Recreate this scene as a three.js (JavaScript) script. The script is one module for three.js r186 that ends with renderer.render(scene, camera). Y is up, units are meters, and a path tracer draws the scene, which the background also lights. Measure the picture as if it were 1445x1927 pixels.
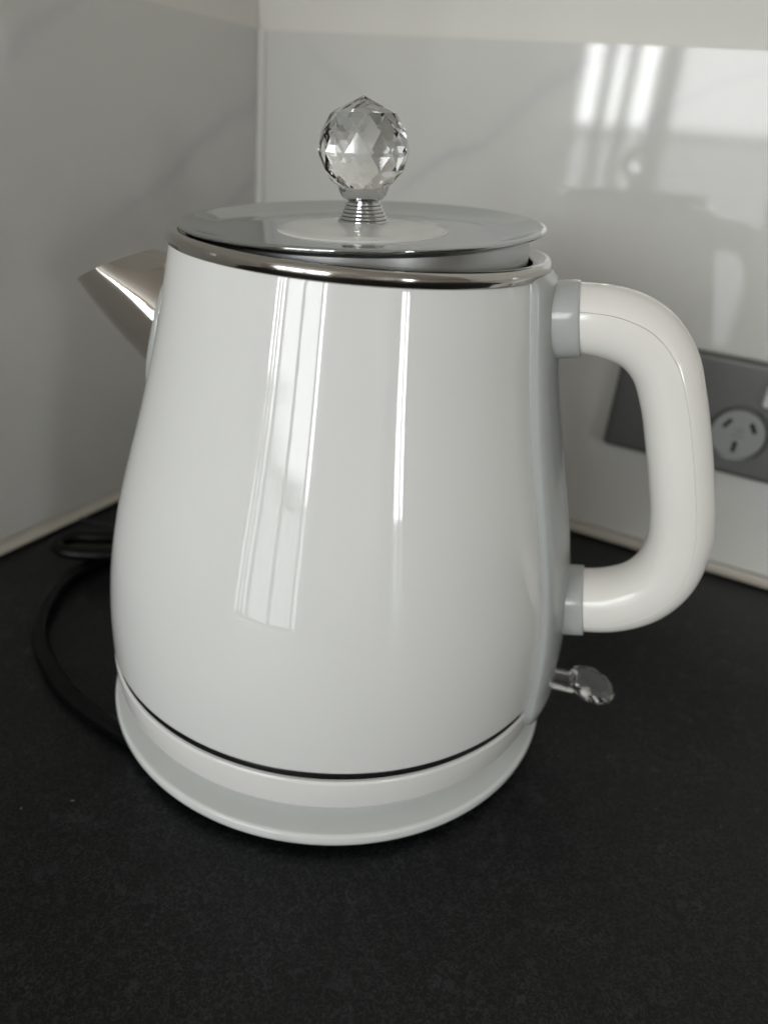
import * as THREE from 'three';
import { ConvexGeometry } from 'three/addons/geometries/ConvexGeometry.js';
import { RoundedBoxGeometry } from 'three/addons/geometries/RoundedBoxGeometry.js';
import { mergeGeometries, mergeVertices, toCreasedNormals } from 'three/addons/utils/BufferGeometryUtils.js';
import { RectAreaLightUniformsLib } from 'three/addons/lights/RectAreaLightUniformsLib.js';
import { TextGeometry } from 'three/addons/geometries/TextGeometry.js';
import { FontLoader } from 'three/addons/loaders/FontLoader.js';

// ------------------------------------------------------------------ camera, light, exposure
const scene = new THREE.Scene();
scene.background = new THREE.Color(0, 0, 0);
const camera = new THREE.PerspectiveCamera(68.66, 767 / 1024, 0.01, 30);
{
  const right = new THREE.Vector3(0.99610949, 0.0864827, 0.01693007);
  const up = new THREE.Vector3(-0.06931459, 0.88753568, -0.45549523);
  const back = new THREE.Vector3(-0.0544185, 0.45254962, 0.89007722);
  camera.position.set(0, 0.20470505, 0.24420942);
  camera.quaternion.setFromRotationMatrix(new THREE.Matrix4().makeBasis(right, up, back));
  camera.focus = 0.205;
  camera.userData.fStop = 8;
}
const renderer = new THREE.WebGLRenderer();
renderer.toneMapping = THREE.LinearToneMapping;
renderer.toneMappingExposure = 1.22;
renderer.shadowMap.enabled = true;
RectAreaLightUniformsLib.init();
const SKY = [0.98, 1.0, 1.0];            // the daylight in the glass doors
const DOOR_NITS = 7.0, STRIP_NITS = 15.5, SIDE_NITS = 18;

// the room: u along the tiled wall, v away from it, with the corner at the origin
const CORNER = new THREE.Vector3(-0.06646, 0, -0.26975), TURN = -0.51183;
const toWorld = (u, h, v) => new THREE.Vector3(u, h, v).applyAxisAngle(new THREE.Vector3(0, 1, 0), TURN).add(CORNER);
const FLOOR = -0.92, CEIL = 1.5, DOOR_V = 3.6, SIDE_U = 4.1;

// ------------------------------------------------------------------ helpers
let seed = 12345;
const rnd = () => { seed = (seed * 1664525 + 1013904223) >>> 0; return seed / 4294967296; };
function lattice(n, s) { let q = s; const a = new Float32Array(n * n); for (let i = 0; i < n * n; i++) { q = (q * 1664525 + 1013904223) >>> 0; a[i] = q / 4294967296; } return a; }
const lat = lattice(256, 77);
function vnoise(x, y, period = 256) {
  const xi = Math.floor(x), yi = Math.floor(y), fx = x - xi, fy = y - yi;
  const m = (k) => ((k % period) + period) % period;
  const s = (a) => a * a * (3 - 2 * a), g = (i, j) => lat[(m(j) & 255) * 256 + (m(i) & 255)];
  const a = g(xi, yi), b = g(xi + 1, yi), c = g(xi, yi + 1), d = g(xi + 1, yi + 1), u = s(fx), w = s(fy);
  return a + (b - a) * u + (c - a) * w + (a - b - c + d) * u * w;
}
const fbm = (x, y, o = 4) => { let s = 0, a = 0.5, t = 0; for (let k = 0; k < o; k++) { s += a * vnoise(x, y); t += a; a *= 0.5; x = x * 2 + 17.3; y = y * 2 + 9.1; } return s / t; };
function texture(w, h, fn, srgb = true, wrap = THREE.RepeatWrapping) {
  const d = new Uint8Array(w * h * 4);
  for (let y = 0; y < h; y++) for (let x = 0; x < w; x++) { const c = fn(x / w, y / h, x, y), i = (y * w + x) * 4; d[i] = c[0]; d[i + 1] = c[1]; d[i + 2] = c[2]; d[i + 3] = 255; }
  const t = new THREE.DataTexture(d, w, h); t.magFilter = THREE.LinearFilter; t.minFilter = THREE.LinearFilter; t.wrapS = t.wrapT = wrap;
  if (srgb) t.colorSpace = THREE.SRGBColorSpace; t.needsUpdate = true; return t;
}
const lin = (r, g, b) => new THREE.Color().setRGB(r, g, b);
const std = (c, roughness, metalness = 0, more = {}) => new THREE.MeshPhysicalMaterial({ color: lin(...c), roughness, metalness, ...more });
function part(name, geo, mat, parent) { const m = new THREE.Mesh(geo, mat); m.name = name; m.castShadow = m.receiveShadow = true; parent.add(m); return m; }
function thing(name, label, category) { const g = new THREE.Group(); g.name = name; g.userData = { label, category }; scene.add(g); return g; }
function inRoom(o) { o.position.copy(CORNER); o.rotation.y = TURN; return o; }
function structure(name, geo, mat) { const m = inRoom(part(name, geo, mat, scene)); m.userData.kind = 'structure'; return m; }
function box(u0, u1, h0, h1, v0, v1) { const g = new THREE.BoxGeometry(u1 - u0, h1 - h0, v1 - v0); g.translate((u0 + u1) / 2, (h0 + h1) / 2, (v0 + v1) / 2); return g; }
// uv in metres from the two widest directions of each face
function metreUV(g) {
  const p = g.attributes.position, n = g.attributes.normal, uv = g.attributes.uv;
  for (let i = 0; i < p.count; i++) {
    const ax = Math.abs(n.getX(i)), ay = Math.abs(n.getY(i)), az = Math.abs(n.getZ(i));
    if (ay >= ax && ay >= az) uv.setXY(i, p.getX(i), p.getZ(i)); else if (az >= ax) uv.setXY(i, p.getX(i), p.getY(i)); else uv.setXY(i, p.getZ(i), p.getY(i));
  }
  return g;
}
const V2 = (a) => a.map(([x, y]) => new THREE.Vector2(x, y));
function lathe(pts, seg = 160, smooth = true) {
  const g = new THREE.LatheGeometry(V2(pts), seg);
  return smooth ? g : toCreasedNormals(g, 0.5);
}
// round the corners of a profile polyline: [r, h, radius]
function rounded(pts, n = 5) {
  const out = [];
  pts.forEach(([x, y, r], i) => {
    if (!r || i === 0 || i === pts.length - 1) { out.push([x, y]); return; }
    const [ax, ay] = pts[i - 1], [bx, by] = pts[i + 1];
    const la = Math.hypot(ax - x, ay - y), lb = Math.hypot(bx - x, by - y), k = Math.min(r, la * 0.49, lb * 0.49);
    const p0 = [x + (ax - x) / la * k, y + (ay - y) / la * k], p1 = [x + (bx - x) / lb * k, y + (by - y) / lb * k];
    for (let j = 0; j <= n; j++) { const t = j / n, s = 1 - t; out.push([s * s * p0[0] + 2 * s * t * x + t * t * p1[0], s * s * p0[1] + 2 * s * t * y + t * t * p1[1]]); }
  });
  return out;
}
// a skin over rings of points (each ring closed), with flat end caps if asked for
function skin(rings, capA = true, capB = true, closedRings = true) {
  const n = rings[0].length, pos = [], idx = [];
  rings.forEach((r) => r.forEach((q) => pos.push(q[0], q[1], q[2])));
  const m = closedRings ? n : n - 1;
  for (let i = 0; i + 1 < rings.length; i++) for (let j = 0; j < m; j++) { const a = i * n + j, b = i * n + (j + 1) % n, c = a + n, d = b + n; idx.push(a, c, b, b, c, d); }
  const cap = (ring, flip) => { const k = pos.length / 3, c = [0, 0, 0]; ring.forEach((q) => { c[0] += q[0] / n; c[1] += q[1] / n; c[2] += q[2] / n; pos.push(...q); }); pos.push(...c); for (let j = 0; j < n; j++) flip ? idx.push(k + j, k + n, k + (j + 1) % n) : idx.push(k + j, k + (j + 1) % n, k + n); };
  if (capA) cap(rings[0], false); if (capB) cap(rings[rings.length - 1], true);
  const g = new THREE.BufferGeometry(); g.setAttribute('position', new THREE.Float32BufferAttribute(pos, 3)); g.setIndex(idx); g.computeVertexNormals(); return g;
}

// ------------------------------------------------------------------ materials
const dustBump = texture(512, 512, (x, y) => { const a = 128 + 70 * (fbm(x * 64, y * 64, 3) - 0.5); return [a, a, a]; }, false);
dustBump.repeat.set(6, 2);
const smudge = texture(512, 256, (x, y) => { const a = 90 + 220 * Math.max(0, fbm(x * 24, y * 9 + 3, 4) - 0.42); return [a, a, a]; }, false);
const M = {
  enamel: std([0.86, 0.865, 0.85], 0.05, 0, { bumpMap: dustBump, bumpScale: 0.000006, roughnessMap: smudge }),
  skirt: std([0.93, 0.925, 0.905], 0.12),
  basePlastic: std([0.86, 0.88, 0.87], 0.12),
  coolPlastic: std([0.47, 0.485, 0.48], 0.14),
  ivory: std([0.93, 0.91, 0.87], 0.09),
  steel: std([0.50, 0.48, 0.455], 0.10, 1),
  spoutSteel: std([0.50, 0.47, 0.44], 0.05, 1),
  lidSteel: std([0.50, 0.525, 0.535], 0.06, 1),
  brushed: std([0.50, 0.51, 0.515], 0.32, 1),
  chrome: std([0.66, 0.67, 0.68], 0.03, 1),
  darkGap: std([0.03, 0.03, 0.03], 0.5),
  whiteCap: std([0.74, 0.74, 0.725], 0.05),
  crystal: new THREE.MeshPhysicalMaterial({ color: 0xffffff, roughness: 0, metalness: 0, transmission: 1, thickness: 0.02, ior: 1.53, dispersion: 0 }),
  acrylic: new THREE.MeshPhysicalMaterial({ color: 0xffffff, roughness: 0.02, metalness: 0, transmission: 1, thickness: 0.01, ior: 1.47 }),
  cable: std([0.003, 0.003, 0.0035], 0.32, 0, { specularIntensity: 0.35 }),
  graphite: std([0.13, 0.13, 0.128], 0.36, 0.35),
  graphiteTrim: std([0.12, 0.12, 0.12], 0.3, 0.5),
  socket: std([0.30, 0.31, 0.30], 0.35),
  slot: std([0.006, 0.006, 0.006], 0.7),
  paint: std([0.74, 0.725, 0.68], 0.75),
  silicone: std([0.50, 0.465, 0.41], 0.5),
  joint: std([0.78, 0.77, 0.73], 0.4),
  frame: std([0.10, 0.10, 0.105], 0.45),
  whiteFrame: std([0.7, 0.7, 0.7], 0.5),
  sheer: std([0.8, 0.8, 0.78], 1, 0, { transmission: 0.45, thickness: 0, side: THREE.DoubleSide }),
};

// marbled wall panel: white body, faint grey drifting veins
function panelMap(shift, veins) {
  const S = 768;                                           // 0.8 m a side
  return texture(S, S, (x, y) => {
    const u = x * 0.8, h = y * 0.8;
    let c = 0;
    for (const [u0, h0, u1, h1, wdt, str] of veins) {
      const L = Math.hypot(u1 - u0, h1 - h0), tx = (u1 - u0) / L, ty = (h1 - h0) / L;
      const a = (u - u0) * tx + (h - h0) * ty; let d = -(u - u0) * ty + (h - h0) * tx;
      if (Math.abs(d) > 0.08 || a < -0.05 || a > L + 0.05) continue;
      d += 0.016 * (fbm(a * 24 + shift, shift * 3 + h0 * 9, 4) - 0.5) + 0.004 * (fbm(u * 140 + shift, h * 140, 2) - 0.5);
      const on = Math.max(0, Math.min(1, a / 0.03 + 0.3)) * Math.max(0, Math.min(1, (L - a) / 0.03 + 0.3));
      const fade = 0.45 + 0.9 * (fbm(a * 18 + 5 + shift, 3.1, 2) - 0.2);
      c += str * on * fade * (Math.exp(-(d * d) / (wdt * wdt)) + 0.45 * Math.exp(-Math.abs(d) / (wdt * 4)));
    }
    const soft = (fbm(u * 9 + shift, h * 9 + 3, 4) - 0.5) * 9;
    const k = 226 + soft * 0.7 - c * 11;
    return [k, k - 1, k - 5 + c * 4];
  });
}
const mapRight = panelMap(4.2, [[0.085, 0.165, 0.22, 0.255, 0.0035, 0.9], [0.18, 0.20, 0.30, 0.25, 0.003, 0.5], [0.02, 0.255, 0.075, 0.215, 0.004, 0.3], [0.33, 0.03, 0.6, 0.22, 0.004, 0.8]]);
const mapLeft = panelMap(11.7, [[0.125, 0.15, -0.02, 0.225, 0.004, 1.0], [0.06, 0.14, -0.02, 0.185, 0.003, 1.0], [0.24, 0.16, 0.11, 0.265, 0.0035, 0.8], [0.35, 0.02, 0.2, 0.11, 0.004, 0.7]]);
for (const t of [mapRight, mapLeft]) t.repeat.set(1 / 0.8, 1 / 0.8);
const panelBump = texture(512, 512, (x, y) => { const a = 128 + 90 * (fbm(x * 10, y * 10, 2) - 0.5); return [a, a, a]; }, false);
panelBump.repeat.set(2, 2);
const panelR = std([0.9, 0.9, 0.9], 0.05, 0, { map: mapRight });
const panelL = std([0.86, 0.86, 0.86], 0.05, 0, { map: mapLeft });

// black laminate: charcoal with a fine crazed grain, some lint
const counterMap = (() => {
  const S = 1400, m = 0.36, cells = 170, px = [], py = [];
  for (let i = 0; i < cells * cells; i++) { px.push(rnd()); py.push(rnd()); }
  const specks = []; for (let i = 0; i < 16; i++) specks.push([rnd() * S, rnd() * S, 0.6 + rnd() * 0.9, rnd() * 3.14, 1 + rnd() * 2.2, 60 + rnd() * 110]);
  const hairs = []; for (let i = 0; i < 16; i++) hairs.push([rnd() * S, rnd() * S, rnd() * 6.28, 8 + rnd() * 16, 14 + rnd() * 18]);
  const t = texture(S, S, (x, y) => {
    const wx = x * cells + 2.2 * (fbm(x * 256, y * 256, 2) - 0.5), wy = y * cells + 2.2 * (fbm(x * 256 + 40, y * 256 + 7, 2) - 0.5);
    let d1 = 9, d2 = 9; const ix = Math.floor(wx), iy = Math.floor(wy);
    for (let j = -1; j <= 1; j++) for (let i = -1; i <= 1; i++) {
      const cx = ((ix + i) % cells + cells) % cells, cy = ((iy + j) % cells + cells) % cells, k = cy * cells + cx;
      const d = Math.hypot(ix + i + px[k] - wx, iy + j + py[k] - wy); if (d < d1) { d2 = d1; d1 = d; } else if (d < d2) d2 = d;
    }
    const edge = Math.max(0, 1 - (d2 - d1) * 3.2), patch = fbm(x * 32, y * 32, 3), grain = vnoise(x * 1024, y * 1024) - 0.5;
    const k = 13 + 58 * edge * (0.5 + 0.4 * patch) + 3 * (patch - 0.5) + 12 * grain;
    return [k, k * 1.02, k * 1.03];
  });
  const d = t.image.data;
  const put = (x, y, v) => { const i = ((((y | 0) % S + S) % S) * S + (((x | 0) % S + S) % S)) * 4; for (let c = 0; c < 3; c++) d[i + c] = Math.max(d[i + c], v); };
  for (const [x, y, r, a, e, v] of specks) for (let j = -6; j <= 6; j++) for (let i = -6; i <= 6; i++) { const p = i * Math.cos(a) + j * Math.sin(a), q = -i * Math.sin(a) + j * Math.cos(a); if ((p / (r * e)) ** 2 + (q / r) ** 2 < 1) put(x + i, y + j, v); }
  for (const [x, y, a, L, v] of hairs) for (let s = 0; s < L; s += 0.5) put(x + Math.cos(a + s * 0.02) * s, y + Math.sin(a + s * 0.02) * s, 40 + v);
  t.repeat.set(1 / m, 1 / m); t.needsUpdate = true; return t;
})();
const counterBump = texture(1024, 1024, (x, y) => { const a = 128 + 110 * (fbm(x * 256, y * 256, 2) - 0.5); return [a, a, a]; }, false);
counterBump.repeat.set(5, 5);
M.counter = std([0.68, 0.76, 0.78], 0.42, 0, { specularIntensity: 0.6, map: counterMap, bumpMap: counterBump, bumpScale: 0.00016, roughnessMap: null });
const floorMap = texture(512, 512, (x, y) => { const g = fbm(x * 6, y * 90, 4), b = Math.floor(x * 4), k = 0.8 + 0.25 * lat[b * 7 + 3] + 0.4 * (g - 0.5); return [126 * k, 94 * k, 68 * k]; });
M.floor = std([1, 1, 1], 0.45, 0, { map: floorMap });

// ------------------------------------------------------------------ the setting
structure('countertop', metreUV(box(0, 2.2, -0.038, 0, 0, 0.62)), M.counter);
const PT = 0.006, SPLASH = 0.24987;
// panels run 1 mm below the bead; painted wall stands behind them
structure('wall_panel_right', metreUV(box(-PT, 1.9, 0.0005, SPLASH, -PT, 0)), panelR);
structure('wall_panel_left', metreUV(box(-PT, 0, 0.0005, SPLASH, 0.0004, 0.62)), panelL);
structure('wall_back', metreUV(box(-0.13, SIDE_U, FLOOR, CEIL, -0.12, -PT - 0.001)), M.paint);
structure('wall_left', metreUV(box(-0.12, -PT - 0.001, FLOOR, CEIL, -PT, 0.66)), M.paint);
const FULL_L = -2.6;
structure('wall_back_far', metreUV(box(FULL_L, -0.131, FLOOR, CEIL, -0.12, 0)), M.paint);
structure('floor', metreUV(box(FULL_L, SIDE_U, FLOOR - 0.1, FLOOR, -0.12, DOOR_V)), M.floor);
structure('ceiling', box(FULL_L, SIDE_U, CEIL, CEIL + 0.1, -0.12, DOOR_V), M.paint);
structure('wall_far_left', metreUV(box(FULL_L - 0.1, FULL_L, FLOOR, CEIL, -0.12, DOOR_V)), M.paint);
const D0 = -0.86, D1 = 1.06, DTOP = 1.36;         // glass doors
structure('wall_door_left', box(FULL_L, D0, FLOOR, CEIL, DOOR_V, DOOR_V + 0.12), M.paint);
structure('wall_door_right', box(D1, SIDE_U, FLOOR, CEIL, DOOR_V, DOOR_V + 0.12), M.paint);
structure('wall_door_head', box(D0, D1, DTOP, CEIL, DOOR_V, DOOR_V + 0.12), M.paint);
const W0 = 2.6, W1 = 3.12, WTOP = 1.1, WBOT = -0.7;
structure('wall_side_near', box(SIDE_U, SIDE_U + 0.12, FLOOR, CEIL, -0.12, W0), M.paint);
structure('wall_side_far', box(SIDE_U, SIDE_U + 0.12, FLOOR, CEIL, W1, DOOR_V), M.paint);
structure('wall_side_head', box(SIDE_U, SIDE_U + 0.12, WTOP, CEIL, W0, W1), M.paint);
structure('wall_side_sill', box(SIDE_U, SIDE_U + 0.12, FLOOR, WBOT, W0, W1), M.paint);
// silicone beads where counter and panels meet
{
  const prof = (r) => { const o = [[-0.001, -0.001]]; for (let k = 0; k <= 8; k++) { const t = k / 8 * Math.PI / 2; o.push([r - r * 0.72 * Math.sin(t), r - r * 0.72 * Math.cos(t)]); } o.push([-0.001, r * 0.3]); return o; };
  const N = 60;
  const beadOf = (place) => { const rings = []; for (let i = 0; i <= N; i++) rings.push(prof(0.0062 * (1 + 0.08 * (fbm(i * 0.7, 3.3, 2) - 0.5))).map(([a, b]) => place(i / N, a, b))); return skin(rings, true, true); };
  structure('sealant_bead_right', beadOf((t, a, b) => [t * 1.9, b, a]), M.silicone);
  structure('sealant_bead_left', beadOf((t, a, b) => [a, b, 0.0015 + t * 0.6]), M.silicone);
  const pv = (r) => [[-0.0005, -0.0005], [r, 0], [r * 0.45, r * 0.45], [0, r]];
  structure('sealant_joint_corner', skin([0.004, SPLASH].map((h) => pv(0.0036).map(([a, b]) => [a, h, b])), true, true), M.joint);
}

// ------------------------------------------------------------------ glass doors that the kettle and the wall mirror
function glow(c, k) { return new THREE.MeshStandardMaterial({ color: 0x000000, emissive: lin(...c), emissiveIntensity: k, roughness: 1 }); }
function areaLight(u0, u1, h0, h1, v, nits, side = false) {
  const L = new THREE.RectAreaLight(lin(...SKY), nits, u1 - u0, h1 - h0);
  if (!side) { L.position.copy(toWorld((u0 + u1) / 2, (h0 + h1) / 2, v)); L.rotation.y = TURN; }       // faces -v
  else { L.position.copy(toWorld(v, (h0 + h1) / 2, (u0 + u1) / 2)); L.rotation.y = TURN + Math.PI / 2; }  // faces -u
  scene.add(L); return L;
}
const HORIZON = 0.30;
{
  const door = inRoom(thing('glass_door', 'wide sliding glass doors with slim dark frames, mirrored in the kettle', 'glass door'));
  const vG = DOOR_V + 0.10, cols = [[D0 + 0.02, -0.745, 1], [-0.70, -0.635, 1], [-0.59, -0.495, 1], [-0.40, 0.12, 0], [0.22, 0.76, 0], [0.82, 0.93, 1], [0.965, 1.00, 1]];
  for (const [a, b, s] of cols) {
    const k = s ? STRIP_NITS : DOOR_NITS;
    const pane = part('pane', box(a, b, HORIZON, DTOP, vG, vG + 0.004), glow(SKY, k * 0.4), door);
    pane.userData.label = 'upper glass bright with sky';
    areaLight(a, b, HORIZON + 0.03, DTOP, vG - 0.006, k * 0.6);
    // hills and gardens below the skyline
    const sh = new THREE.Shape(); sh.moveTo(a, -0.72); const n = 14;
    for (let i = 0; i <= n; i++) { const u = a + (b - a) * i / n; sh.lineTo(u, HORIZON - 0.0005 - 0.07 * fbm(u * 3 + 7, 2.2, 3)); }
    sh.lineTo(b, -0.72);
    const g = new THREE.ExtrudeGeometry(sh, { depth: 0.004, bevelEnabled: false }); g.translate(0, 0, vG);
    part('pane', g, glow([0.95, 1.0, 1.0], s ? 3.2 : 2.3), door).userData.label = 'lower glass dim with hills';
  }
  const bar = (a, b, d = 0.05) => part('stile', box(a, b, -0.72, DTOP, DOOR_V + 0.02, DOOR_V + 0.02 + d), M.frame, door);
  bar(-0.745, -0.70); bar(-0.635, -0.59); bar(-0.495, -0.40); bar(0.12, 0.22); bar(0.76, 0.82); bar(0.93, 0.965); bar(D0, D0 + 0.02); bar(1.0, D1);
  part('rail', box(D0, D1, DTOP - 0.05, DTOP, DOOR_V + 0.075, DOOR_V + 0.095), M.frame, door);
  part('rail', box(D0, D1, -0.70, -0.635, DOOR_V - 0.005, DOOR_V + 0.015), M.frame, door);
  part('rail', box(D0, D1, FLOOR, FLOOR + 0.025, DOOR_V + 0.02, DOOR_V + 0.09), M.frame, door);
  for (const [a, b, s] of cols) part('pane', box(a, b, FLOOR + 0.03, -0.721, vG, vG + 0.004), glow([1, 1, 0.98], s ? 5 : 3.4), door).userData.label = 'bottom glass with pale paving';


  const win = inRoom(thing('side_window', 'tall narrow window in the far side wall of the room', 'window'));
  const uG = SIDE_U + 0.10;
  for (const [a, b] of [[W0 + 0.03, W0 + 0.2], [W0 + 0.23, W1 - 0.03]]) {
    part('pane', box(uG, uG + 0.004, 0.3, WTOP - 0.04, a, b), glow([0.93, 1, 1.03], SIDE_NITS * 0.3), win);
    part('pane', box(uG, uG + 0.004, WBOT + 0.04, 0.3, a, b), glow([0.95, 1, 1], 1.6), win);
    areaLight(a, b, 0.3, WTOP - 0.04, uG - 0.006, SIDE_NITS * 0.7, true);
  }
  for (const [a, b] of [[W0, W0 + 0.03], [W0 + 0.2, W0 + 0.23], [W1 - 0.03, W1]]) part('stile', box(SIDE_U + 0.02, SIDE_U + 0.08, WBOT, WTOP, a, b), M.whiteFrame, win);
  for (const [a, b] of [[WBOT, WBOT + 0.04], [WTOP - 0.04, WTOP]]) part('rail', box(SIDE_U + 0.081, SIDE_U + 0.095, a, b, W0, W1), M.whiteFrame, win);

  // sheer curtains drawn to either side
  for (const [u0, u1, txt] of [[-1.12, -0.84, 'sheer white curtain gathered at the strip end of the doors'], [0.93, 1.22, 'sheer white curtain gathered at the broad end of the doors']]) {
    const n = 90, front = [], rowsH = [FLOOR + 0.02, -0.3, 0.4, DTOP + 0.08];
    const rings = rowsH.map((h, r) => { const o = []; for (let i = 0; i <= n; i++) { const t = i / n; o.push([u0 + (u1 - u0) * t, h, DOOR_V - 0.07 + 0.024 * Math.sin(t * 44 + 0.3 * r) + 0.008 * Math.sin(t * 17 + r)]); } return o; });
    const c = inRoom(part('curtain', skin(rings, false, false, false), M.sheer, scene)); c.userData = { label: txt, category: 'curtain' };
  }
}

// ------------------------------------------------------------------ kettle
const PHI = 17 * Math.PI / 180;
const PROFILE = [[0.08226, 0.0346], [0.08232, 0.04], [0.08223, 0.048], [0.08182, 0.056], [0.08105, 0.064], [0.0799, 0.072], [0.07839, 0.08], [0.07658, 0.088], [0.07455, 0.096], [0.07238, 0.104], [0.07017, 0.112], [0.068, 0.12], [0.06546, 0.13], [0.06318, 0.14], [0.06119, 0.15], [0.05937, 0.16], [0.05734, 0.1708]];
const bodyCurve = new THREE.SplineCurve(V2(PROFILE));
const samples = bodyCurve.getPoints(120);
const bodyR = (h) => { if (h <= samples[0].y) return samples[0].x; for (let i = 1; i < samples.length; i++) if (h <= samples[i].y) { const a = samples[i - 1], b = samples[i]; return a.x + (b.x - a.x) * (h - a.y) / (b.y - a.y); } return samples[samples.length - 1].x; };

const kettle = thing('kettle', 'glossy white electric kettle with steel spout and ivory loop handle', 'kettle');
kettle.rotation.y = -PHI;                                         // local +x: the handle
{
  const wall = samples.map((q) => [q.x, q.y]);
  const body = part('body', lathe([[0.078, 0.0352], [0.0815, 0.0350], ...wall, [0.0570, 0.1716], [0.0560, 0.1718], [0.0555, 0.1700], [0.0600, 0.14], [0.0700, 0.09], [0.0760, 0.045], [0.0001, 0.042]], 220), M.enamel, kettle);
  // polished trim ring between body and skirt
  part('trim_ring', lathe(rounded([[0.074, 0.0311], [0.0814, 0.0312], [0.0818, 0.0318, 0.0004], [0.0820, 0.0340, 0.0006], [0.0817, 0.0348], [0.074, 0.0348]]), 220), M.chrome, kettle);
  part('skirt', lathe(rounded([[0.0001, 0.0148], [0.0715, 0.0150], [0.0780, 0.0166, 0.002], [0.0812, 0.0190, 0.0012], [0.0820, 0.0255, 0.004], [0.0822, 0.0300, 0.0008], [0.0816, 0.0310], [0.070, 0.0310]]), 220), M.skirt, kettle);
  // rolled steel rim
  part('rim', lathe(rounded([[0.0562, 0.1690], [0.0571, 0.1704, 0.0005], [0.0580, 0.1707, 0.0008], [0.0587, 0.1726, 0.0015], [0.0581, 0.1742, 0.0013], [0.0567, 0.1749, 0.001], [0.0548, 0.1746, 0.0008], [0.0524, 0.1734, 0.0008], [0.0521, 0.1600]], 7), 220), M.steel, kettle);

  // spout: tapering tube with an oblique mouth
  const N = 72, rings = [], inner = [];
  const mouth = { c: [-0.0864, 0.1557], d: [0.0122, 0.0063], w: 0.0160 }, root = { c: [-0.0600, 0.1370], d: [0.0036, 0.0198], w: 0.0186 };
  const spoutRing = (t, shrink) => {
    const o = [], e = t, cx = mouth.c[0] + (root.c[0] - mouth.c[0]) * e, cy = mouth.c[1] + (root.c[1] - mouth.c[1]) * e;
    const dx = mouth.d[0] + (root.d[0] - mouth.d[0]) * e, dy = mouth.d[1] + (root.d[1] - mouth.d[1]) * e, L = Math.hypot(dx, dy), w = mouth.w + (root.w - mouth.w) * e;
    const want = Math.hypot(...mouth.d) + (Math.hypot(...root.d) - Math.hypot(...mouth.d)) * e, s = (want - shrink) / L;
    for (let k = 0; k < N; k++) { const a = k / N * 2 * Math.PI; o.push([cx + dx * s * Math.cos(a), cy + dy * s * Math.cos(a), (w - shrink) * Math.sin(a)]); }
    return o;
  };
  for (let i = 0; i <= 12; i++) rings.push(spoutRing(1 - i / 12, 0));
  for (let i = 0; i <= 12; i++) rings.push(spoutRing(i / 12, 0.0007));
  const lip = [rings[12], rings[13]];
  part('spout', mergeGeometries([skin(rings.slice(0, 13), false, false), skin(lip, false, false), skin(rings.slice(13), false, false)]), M.spoutSteel, kettle);
  // white collar seated round the spout's root
  const pts = []; for (let k = 0; k < 64; k++) { const a = k / 64 * 2 * Math.PI, h = 0.1375 + 0.0225 * Math.cos(a), r = bodyR(h) + 0.0002, w = 0.0215 * Math.sin(a), az = Math.asin(w / r); pts.push(new THREE.Vector3(-r * Math.cos(az), h, w)); }
  part('spout_collar', new THREE.TubeGeometry(new THREE.CatmullRomCurve3(pts, true), 160, 0.0021, 12, true), M.coolPlastic, kettle);

  // back plate that carries the handle and the switch
  {
    const H0 = 0.0135, H1 = 0.1722, rows = 90, cols = 48, outer = [];
    const plate = [];
    for (let i = 0; i <= rows; i++) {
      const h = H0 + (H1 - H0) * i / rows, dn = Math.max(0, 1 - (h - H0) / 0.020), up = Math.max(0, 1 - (H1 - h) / 0.004);
      const A = (18.8 * Math.PI / 180) * Math.sqrt(Math.max(0.0004, 1 - dn * dn)), T = 0.0036 * Math.sqrt(Math.max(0, 1 - dn ** 4)) * Math.sqrt(Math.max(0, 1 - 0.9 * up * up));
      const base = h < 0.0346 ? 0.0825 - Math.max(0, 0.030 - h) * 0.20 : bodyR(h), ring = [];
      for (let j = 0; j <= cols; j++) { const s = -1 + 2 * j / cols, a = A * s, r = base + (T + 0.0006) * Math.pow(Math.max(0, 1 - Math.abs(s) ** 7), 0.4) - 0.0006; ring.push([r * Math.cos(a), h, r * Math.sin(a)]); }
      for (let j = cols; j >= 0; j -= 4) { const s = -1 + 2 * j / cols, a = A * s, r = base - 0.0022; ring.push([r * Math.cos(a), h, r * Math.sin(a)]); }
      plate.push(ring);
    }
    part('back_plate', skin(plate, true, true), M.coolPlastic, kettle);
  }

  // loop handle: sweep of a rounded section along the outline, split along a parting groove
  const path = [[0.0640, 0.1593, 0.0101], [0.0691, 0.1600, 0.0102], [0.0799, 0.1598, 0.0104], [0.0885, 0.1571, 0.0102], [0.0955, 0.1507, 0.0098], [0.1007, 0.1406, 0.0095], [0.1054, 0.1279, 0.0096], [0.1097, 0.1145, 0.0097], [0.1129, 0.1028, 0.0098], [0.1142, 0.0918, 0.0100], [0.1127, 0.0821, 0.0103], [0.1075, 0.0736, 0.0106], [0.0990, 0.0679, 0.0107], [0.0891, 0.0650, 0.0105], [0.0840, 0.0643, 0.0105]];
  const curve = new THREE.CatmullRomCurve3(path.map(([x, y]) => new THREE.Vector3(x, y, 0)), false, 'centripetal');
  const widths = new THREE.CatmullRomCurve3(path.map(([, , a], i) => new THREE.Vector3(i, a, 0)));
  const B = 0.0113, ST = 110;
  const frames = []; for (let i = 0; i <= ST; i++) { const t = i / ST, p = curve.getPoint(t), d = curve.getTangent(t); frames.push({ p, m: [-d.y, d.x], a: widths.getPoint(t).y }); }
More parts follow.
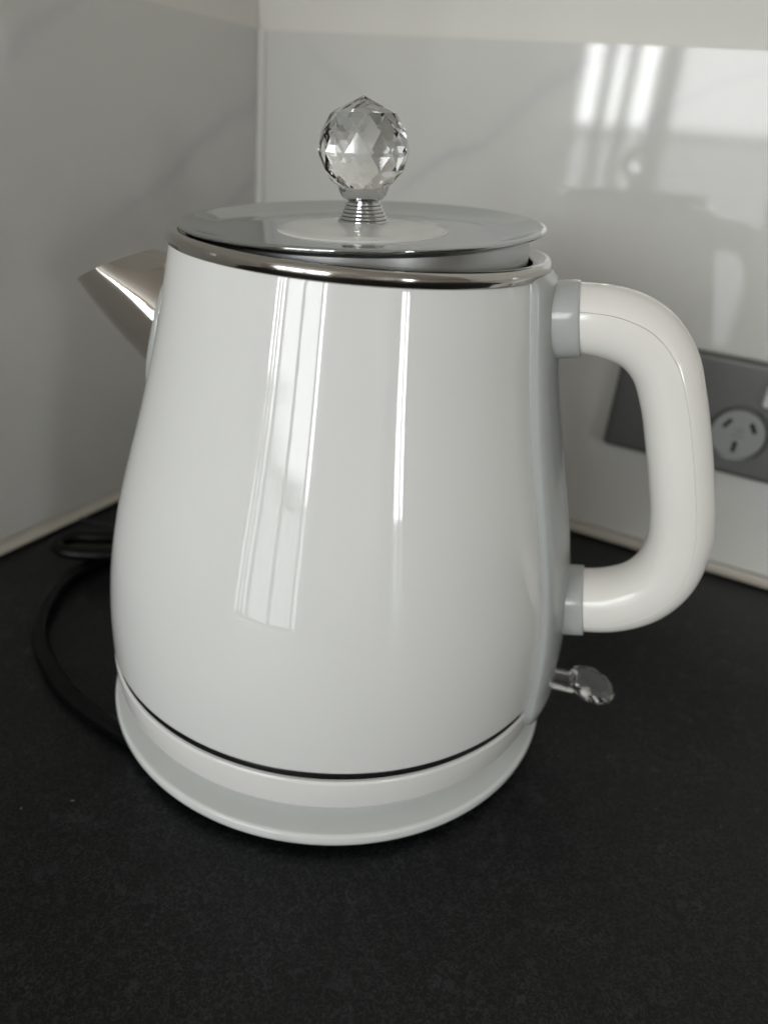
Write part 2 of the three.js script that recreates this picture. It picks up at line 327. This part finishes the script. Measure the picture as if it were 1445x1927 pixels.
  const sweep = (a0, a1, n) => {            // part of the section from angle a0 to a1 (0: side towards +z, pi/2: outward), closed through the inside
    const at = ({ p, m, a }, g, s) => { const ca = Math.cos(g), sa = Math.sin(g), q = 2.25, k = Math.pow(Math.abs(ca) ** q + Math.abs(sa) ** q, -1 / q) * s; return [p.x + m[0] * a * sa * k, p.y + m[1] * a * sa * k, B * ca * k]; };
    const e = 0.02, shell = frames.map((f) => { const o = [at(f, a0 + e * 0.2, 0.985), at(f, a0 + e * 0.4, 0.996)]; for (let k = 0; k <= n; k++) o.push(at(f, a0 + e + (a1 - a0 - 2 * e) * k / n, 1)); o.push(at(f, a1 - e * 0.4, 0.996), at(f, a1 - e * 0.2, 0.985)); return o; });
    const sides = [a0 + e * 0.2, a1 - e * 0.2].map((g, i) => frames.map((f) => (i ? [at(f, g, 0.985), at(f, g, 0.88)] : [at(f, g, 0.88), at(f, g, 0.985)])));
    return mergeGeometries([skin(shell, false, false, false), ...sides.map((q) => skin(q, false, false, false))]);
  };
  const G = 0.36;
  part('handle_grip', sweep(Math.PI - G, 2 * Math.PI + G, 60), M.ivory, kettle);
  part('handle_back_strip', sweep(G, Math.PI - G, 30), M.ivory, kettle);
  // collars
  const collar = (c0, c1, m, a, b) => {
    const rs = []; const L = [0, 0.35, 0.7, 0.93, 0.985, 1];
    for (const t of L) { const s = t > 0.98 ? (t === 1 ? 0.955 : 0.985) : 1 + 0.02 * (1 - t), o = []; const tilt = t; for (let k = 0; k < 64; k++) { const g = k / 64 * 2 * Math.PI, q = 2.5, kk = Math.pow(Math.abs(Math.cos(g)) ** q + Math.abs(Math.sin(g)) ** q, -1 / q) * s; const cx = c0[0] + (c1[0] - c0[0]) * t, cy = c0[1] + (c1[1] - c0[1]) * t; o.push([cx + m[0] * a * kk * Math.sin(g), cy + m[1] * a * kk * Math.sin(g), b * kk * Math.cos(g)]); } rs.push(o); }
    return skin(rs, true, true);
  };
  part('handle_collar', collar([0.0590, 0.1580], [0.0696, 0.1599], [-0.2, 0.98], 0.0111, 0.0122), M.coolPlastic, kettle);
  part('handle_collar', collar([0.0790, 0.0628], [0.0899, 0.0650], [-0.215, 0.977], 0.0113, 0.0122), M.coolPlastic, kettle);

  // clear switch lever: stem and faceted paddle
  const lever = new THREE.Group(); lever.name = 'switch_lever'; kettle.add(lever);
  const stem = new RoundedBoxGeometry(0.0120, 0.0058, 0.0066, 3, 0.0012); stem.translate(0.0882, 0.0292, 0); part('stem', stem, M.acrylic, lever);
  const gem = []; const row = (r, y, off, n = 12) => { for (let k = 0; k < n; k++) { const a = (k + off) / n * 2 * Math.PI; gem.push(new THREE.Vector3(r * Math.cos(a), y, r * 0.9 * Math.sin(a))); } };
  row(0.0046, 0.0022, 0, 20); row(0.0066, 0.0014, 0.5, 10); row(0.0077, 0.0003, 0, 10); row(0.0077, -0.0006, 0, 10); row(0.0066, -0.0016, 0, 20);
  const gg = new ConvexGeometry(gem); gg.scale(1.2, 1.15, 1.2); gg.rotateX(0.12); gg.rotateZ(-0.28); gg.translate(0.0995, 0.0303, 0);
  part('paddle', gg, M.acrylic, lever);
}

// ------------------------------------------------------------------ lid, lying slightly askew
const lid = new THREE.Group(); lid.name = 'lid'; lid.userData.label = 'round steel lid with faceted crystal ball knob, resting askew'; kettle.add(lid);
lid.position.set(0, 0.1797, 0);
lid.quaternion.setFromUnitVectors(new THREE.Vector3(0, 1, 0), new THREE.Vector3(-0.06867, 1, 0.02031).applyAxisAngle(new THREE.Vector3(0, 1, 0), PHI).normalize());
{
  part('lid_disc', lathe(rounded([[0.0001, -0.0028], [0.0445, -0.0026, 0.004], [0.0505, -0.0008, 0.006], [0.0538, 0.0003, 0.0012], [0.0552, -0.0002, 0.001], [0.0549, -0.0012, 0.0007], [0.0532, -0.0013, 0.0005], [0.0500, -0.0030, 0.001], [0.0490, -0.0034], [0.0001, -0.0036]], 6), 220), M.lidSteel, lid);
  part('lid_skirt', lathe(rounded([[0.0470, -0.0024], [0.0505, -0.0022, 0.0004], [0.0507, -0.0120, 0.001], [0.0500, -0.0140, 0.001], [0.0470, -0.0142]], 4), 200), M.brushed, lid);
  part('knob_disc', lathe(rounded([[0.0001, 0.0004], [0.0120, 0.0003, 0.004], [0.0240, -0.0008, 0.004], [0.0262, -0.0016, 0.0012], [0.0262, -0.0027]], 6), 160), M.whiteCap, lid).position.y = -0.0008;
  // turned chrome stem: ridged flare and cup
  const prof = [[0.0001, 0.0002], [0.0074, 0.0002]];
  const ridges = 6; for (let i = 0; i < ridges; i++) { const y0 = 0.0003 + i * 0.00098, r = 0.0077 - 0.00047 * i; for (let k = 0; k <= 6; k++) { const a = -Math.PI / 2 + k / 6 * Math.PI; prof.push([r - 0.00034 + 0.00034 * Math.cos(a) , y0 + 0.00049 + 0.00047 * Math.sin(a)]); } }
  prof.push([0.0046, 0.0063], [0.0047, 0.0066]); for (let k = 1; k <= 8; k++) { const a = k / 8 * 1.25; prof.push([0.0047 + 0.0029 * Math.sin(a), 0.0066 + 0.0047 * (1 - Math.cos(a))]); } prof.push([0.00765, 0.0102], [0.0074, 0.0103], [0.0069, 0.0099], [0.0060, 0.0091], [0.0001, 0.0088]);
  part('knob_stem', lathe(prof, 96, false), M.chrome, lid).position.y = -0.0009;
  const pts = [new THREE.Vector3(0, 0.0343, 0)]; const row = (r, y, off, n = 12) => { for (let k = 0; k < n; k++) { const a = (k + off) / n * 2 * Math.PI + 0.1; pts.push(new THREE.Vector3(r * Math.cos(a), y, r * Math.sin(a))); } };
  row(0.0095, 0.0300, 0); row(0.0124, 0.0252, 0.5); row(0.0135, 0.0200, 0); row(0.0121, 0.0152, 0.5); row(0.0096, 0.0120, 0); row(0.0064, 0.0094, 0.5);
  part('knob_ball', new ConvexGeometry(pts), M.crystal, lid).position.y = -0.0010;
}

// ------------------------------------------------------------------ power base and cord
const base = thing('kettle_stand', 'round white power stand with black cord under the kettle', 'kettle stand');
{
  part('base_plate', lathe(rounded([[0.0001, 0.0030], [0.0795, 0.0030], [0.0822, 0.0036, 0.0008], [0.0834, 0.0058, 0.0012], [0.0834, 0.0084, 0.0006], [0.0826, 0.0091, 0.0005], [0.0745, 0.0098, 0.002], [0.0665, 0.0115, 0.002], [0.0645, 0.0144], [0.0001, 0.0144]], 6), 220), M.basePlastic, base);
  for (let k = 0; k < 4; k++) { const g = new THREE.CylinderGeometry(0.007, 0.0075, 0.0032, 24); const a = k * Math.PI / 2 + 0.6; g.translate(0.066 * Math.cos(a), 0.0016, 0.066 * Math.sin(a)); part('foot', g, M.darkGap, base); }
  const R = 0.0034;
  const P = [[-0.0660, 0.0036, 0.0430], [-0.0750, 0.0036, 0.0372], [-0.088, 0.0035, 0.0285], [-0.1015, R, 0.0165], [-0.1165, R, -0.003], [-0.1245, R, -0.018], [-0.1285, R, -0.040], [-0.1255, R, -0.064], [-0.1150, R, -0.078], [-0.095, R, -0.091], [-0.060, R, -0.108], [-0.020, R, -0.118], [0.010, 0.0045, -0.113], [0.018, 0.0075, -0.100], [0.000, 0.0105, -0.092], [-0.040, 0.0112, -0.084], [-0.085, 0.0112, -0.0765], [-0.118, 0.0105, -0.0712], [-0.1335, 0.0105, -0.0725], [-0.1385, 0.0108, -0.0785], [-0.1340, 0.0112, -0.0845], [-0.117, 0.0112, -0.0868], [-0.080, 0.0108, -0.0935], [-0.040, 0.0105, -0.108], [-0.010, 0.009, -0.128], [0.020, 0.0055, -0.140]];
  const c = new THREE.CatmullRomCurve3(P.map((q) => new THREE.Vector3(...q)), false, 'centripetal');
  part('power_cord', new THREE.TubeGeometry(c, 420, R * 0.95, 14, false), M.cable, base);
  const tie = new THREE.CatmullRomCurve3([[-0.085, 0.0158, -0.090], [-0.105, 0.0163, -0.0895], [-0.120, 0.0172, -0.0905], [-0.131, 0.0178, -0.0925]].map((q) => new THREE.Vector3(...q)));
  part('cord_tie', new THREE.TubeGeometry(tie, 30, 0.0009, 8, false), M.cable, base);
}

// ------------------------------------------------------------------ wall socket
const outlet = inRoom(thing('power_outlet', 'dark grey power outlet plate with pale round socket on marbled wall', 'power outlet'));
{
  const U0 = 0.2425, U1 = 0.372, H0 = 0.0592, H1 = 0.1195, T = 0.0075;
  const cu = (U0 + U1) / 2, ch = (H0 + H1) / 2;
  const back = new RoundedBoxGeometry(U1 - U0, H1 - H0, T, 4, 0.0030); back.translate(cu, ch, T / 2 + 0.0004); part('cover_plate', back, M.graphite, outlet);
  const S = [0.3078, 0.0822];
  const ring = lathe(rounded([[0.0131, -0.0002], [0.0131, 0.0006, 0.0003], [0.0142, 0.0009, 0.0003], [0.0150, 0.0002], [0.0150, -0.0002]]), 64); ring.rotateX(Math.PI / 2); ring.translate(S[0], S[1], T + 0.0004); part('socket_ring', ring, M.graphiteTrim, outlet);
  const face = new THREE.CylinderGeometry(0.0126, 0.0130, 0.0016, 64); face.rotateX(Math.PI / 2); face.translate(S[0], S[1], T + 0.0009); const f = part('socket_face', face, M.socket, outlet);
  const slot = (x, y, a, l = 0.0056) => { const g = new RoundedBoxGeometry(0.0021, l, 0.0012, 2, 0.0003); g.rotateZ(a); g.translate(S[0] + x, S[1] + y, T + 0.0014); part('slot', g, M.slot, f); };
  slot(-0.0062, 0.0048, -0.56); slot(0.0062, 0.0048, 0.56); slot(0, -0.0066, 0, 0.0058);
  const font = await new FontLoader().loadAsync('fonts/droid/droid_sans_bold.typeface.json');
  const word = (s, y) => { const g = new TextGeometry(s, { font, size: 0.0021, depth: 0.0001, curveSegments: 4 }); g.computeBoundingBox(); g.translate(S[0] - (g.boundingBox.max.x) / 2, S[1] + y, T + 0.00168); part('rating_mark', g, M.ratingInk, f); };
  M.ratingInk = std([0.2, 0.2, 0.195], 0.4);
  word('10A', 0.0012); word('240V', -0.0019);
  const rk = new THREE.CylinderGeometry(0.0082, 0.0082, 0.0012, 48); rk.rotateX(Math.PI / 2); rk.translate(0.3185, 0.1045, T + 0.0006); part('switch_surround', rk, M.graphiteTrim, outlet);
  const sw = new RoundedBoxGeometry(0.0084, 0.0118, 0.0042, 4, 0.0018); sw.rotateX(0.12); sw.translate(0.3185, 0.1045, T + 0.0022); part('rocker_switch', sw, M.whiteCap, outlet);
}

renderer.render(scene, camera);
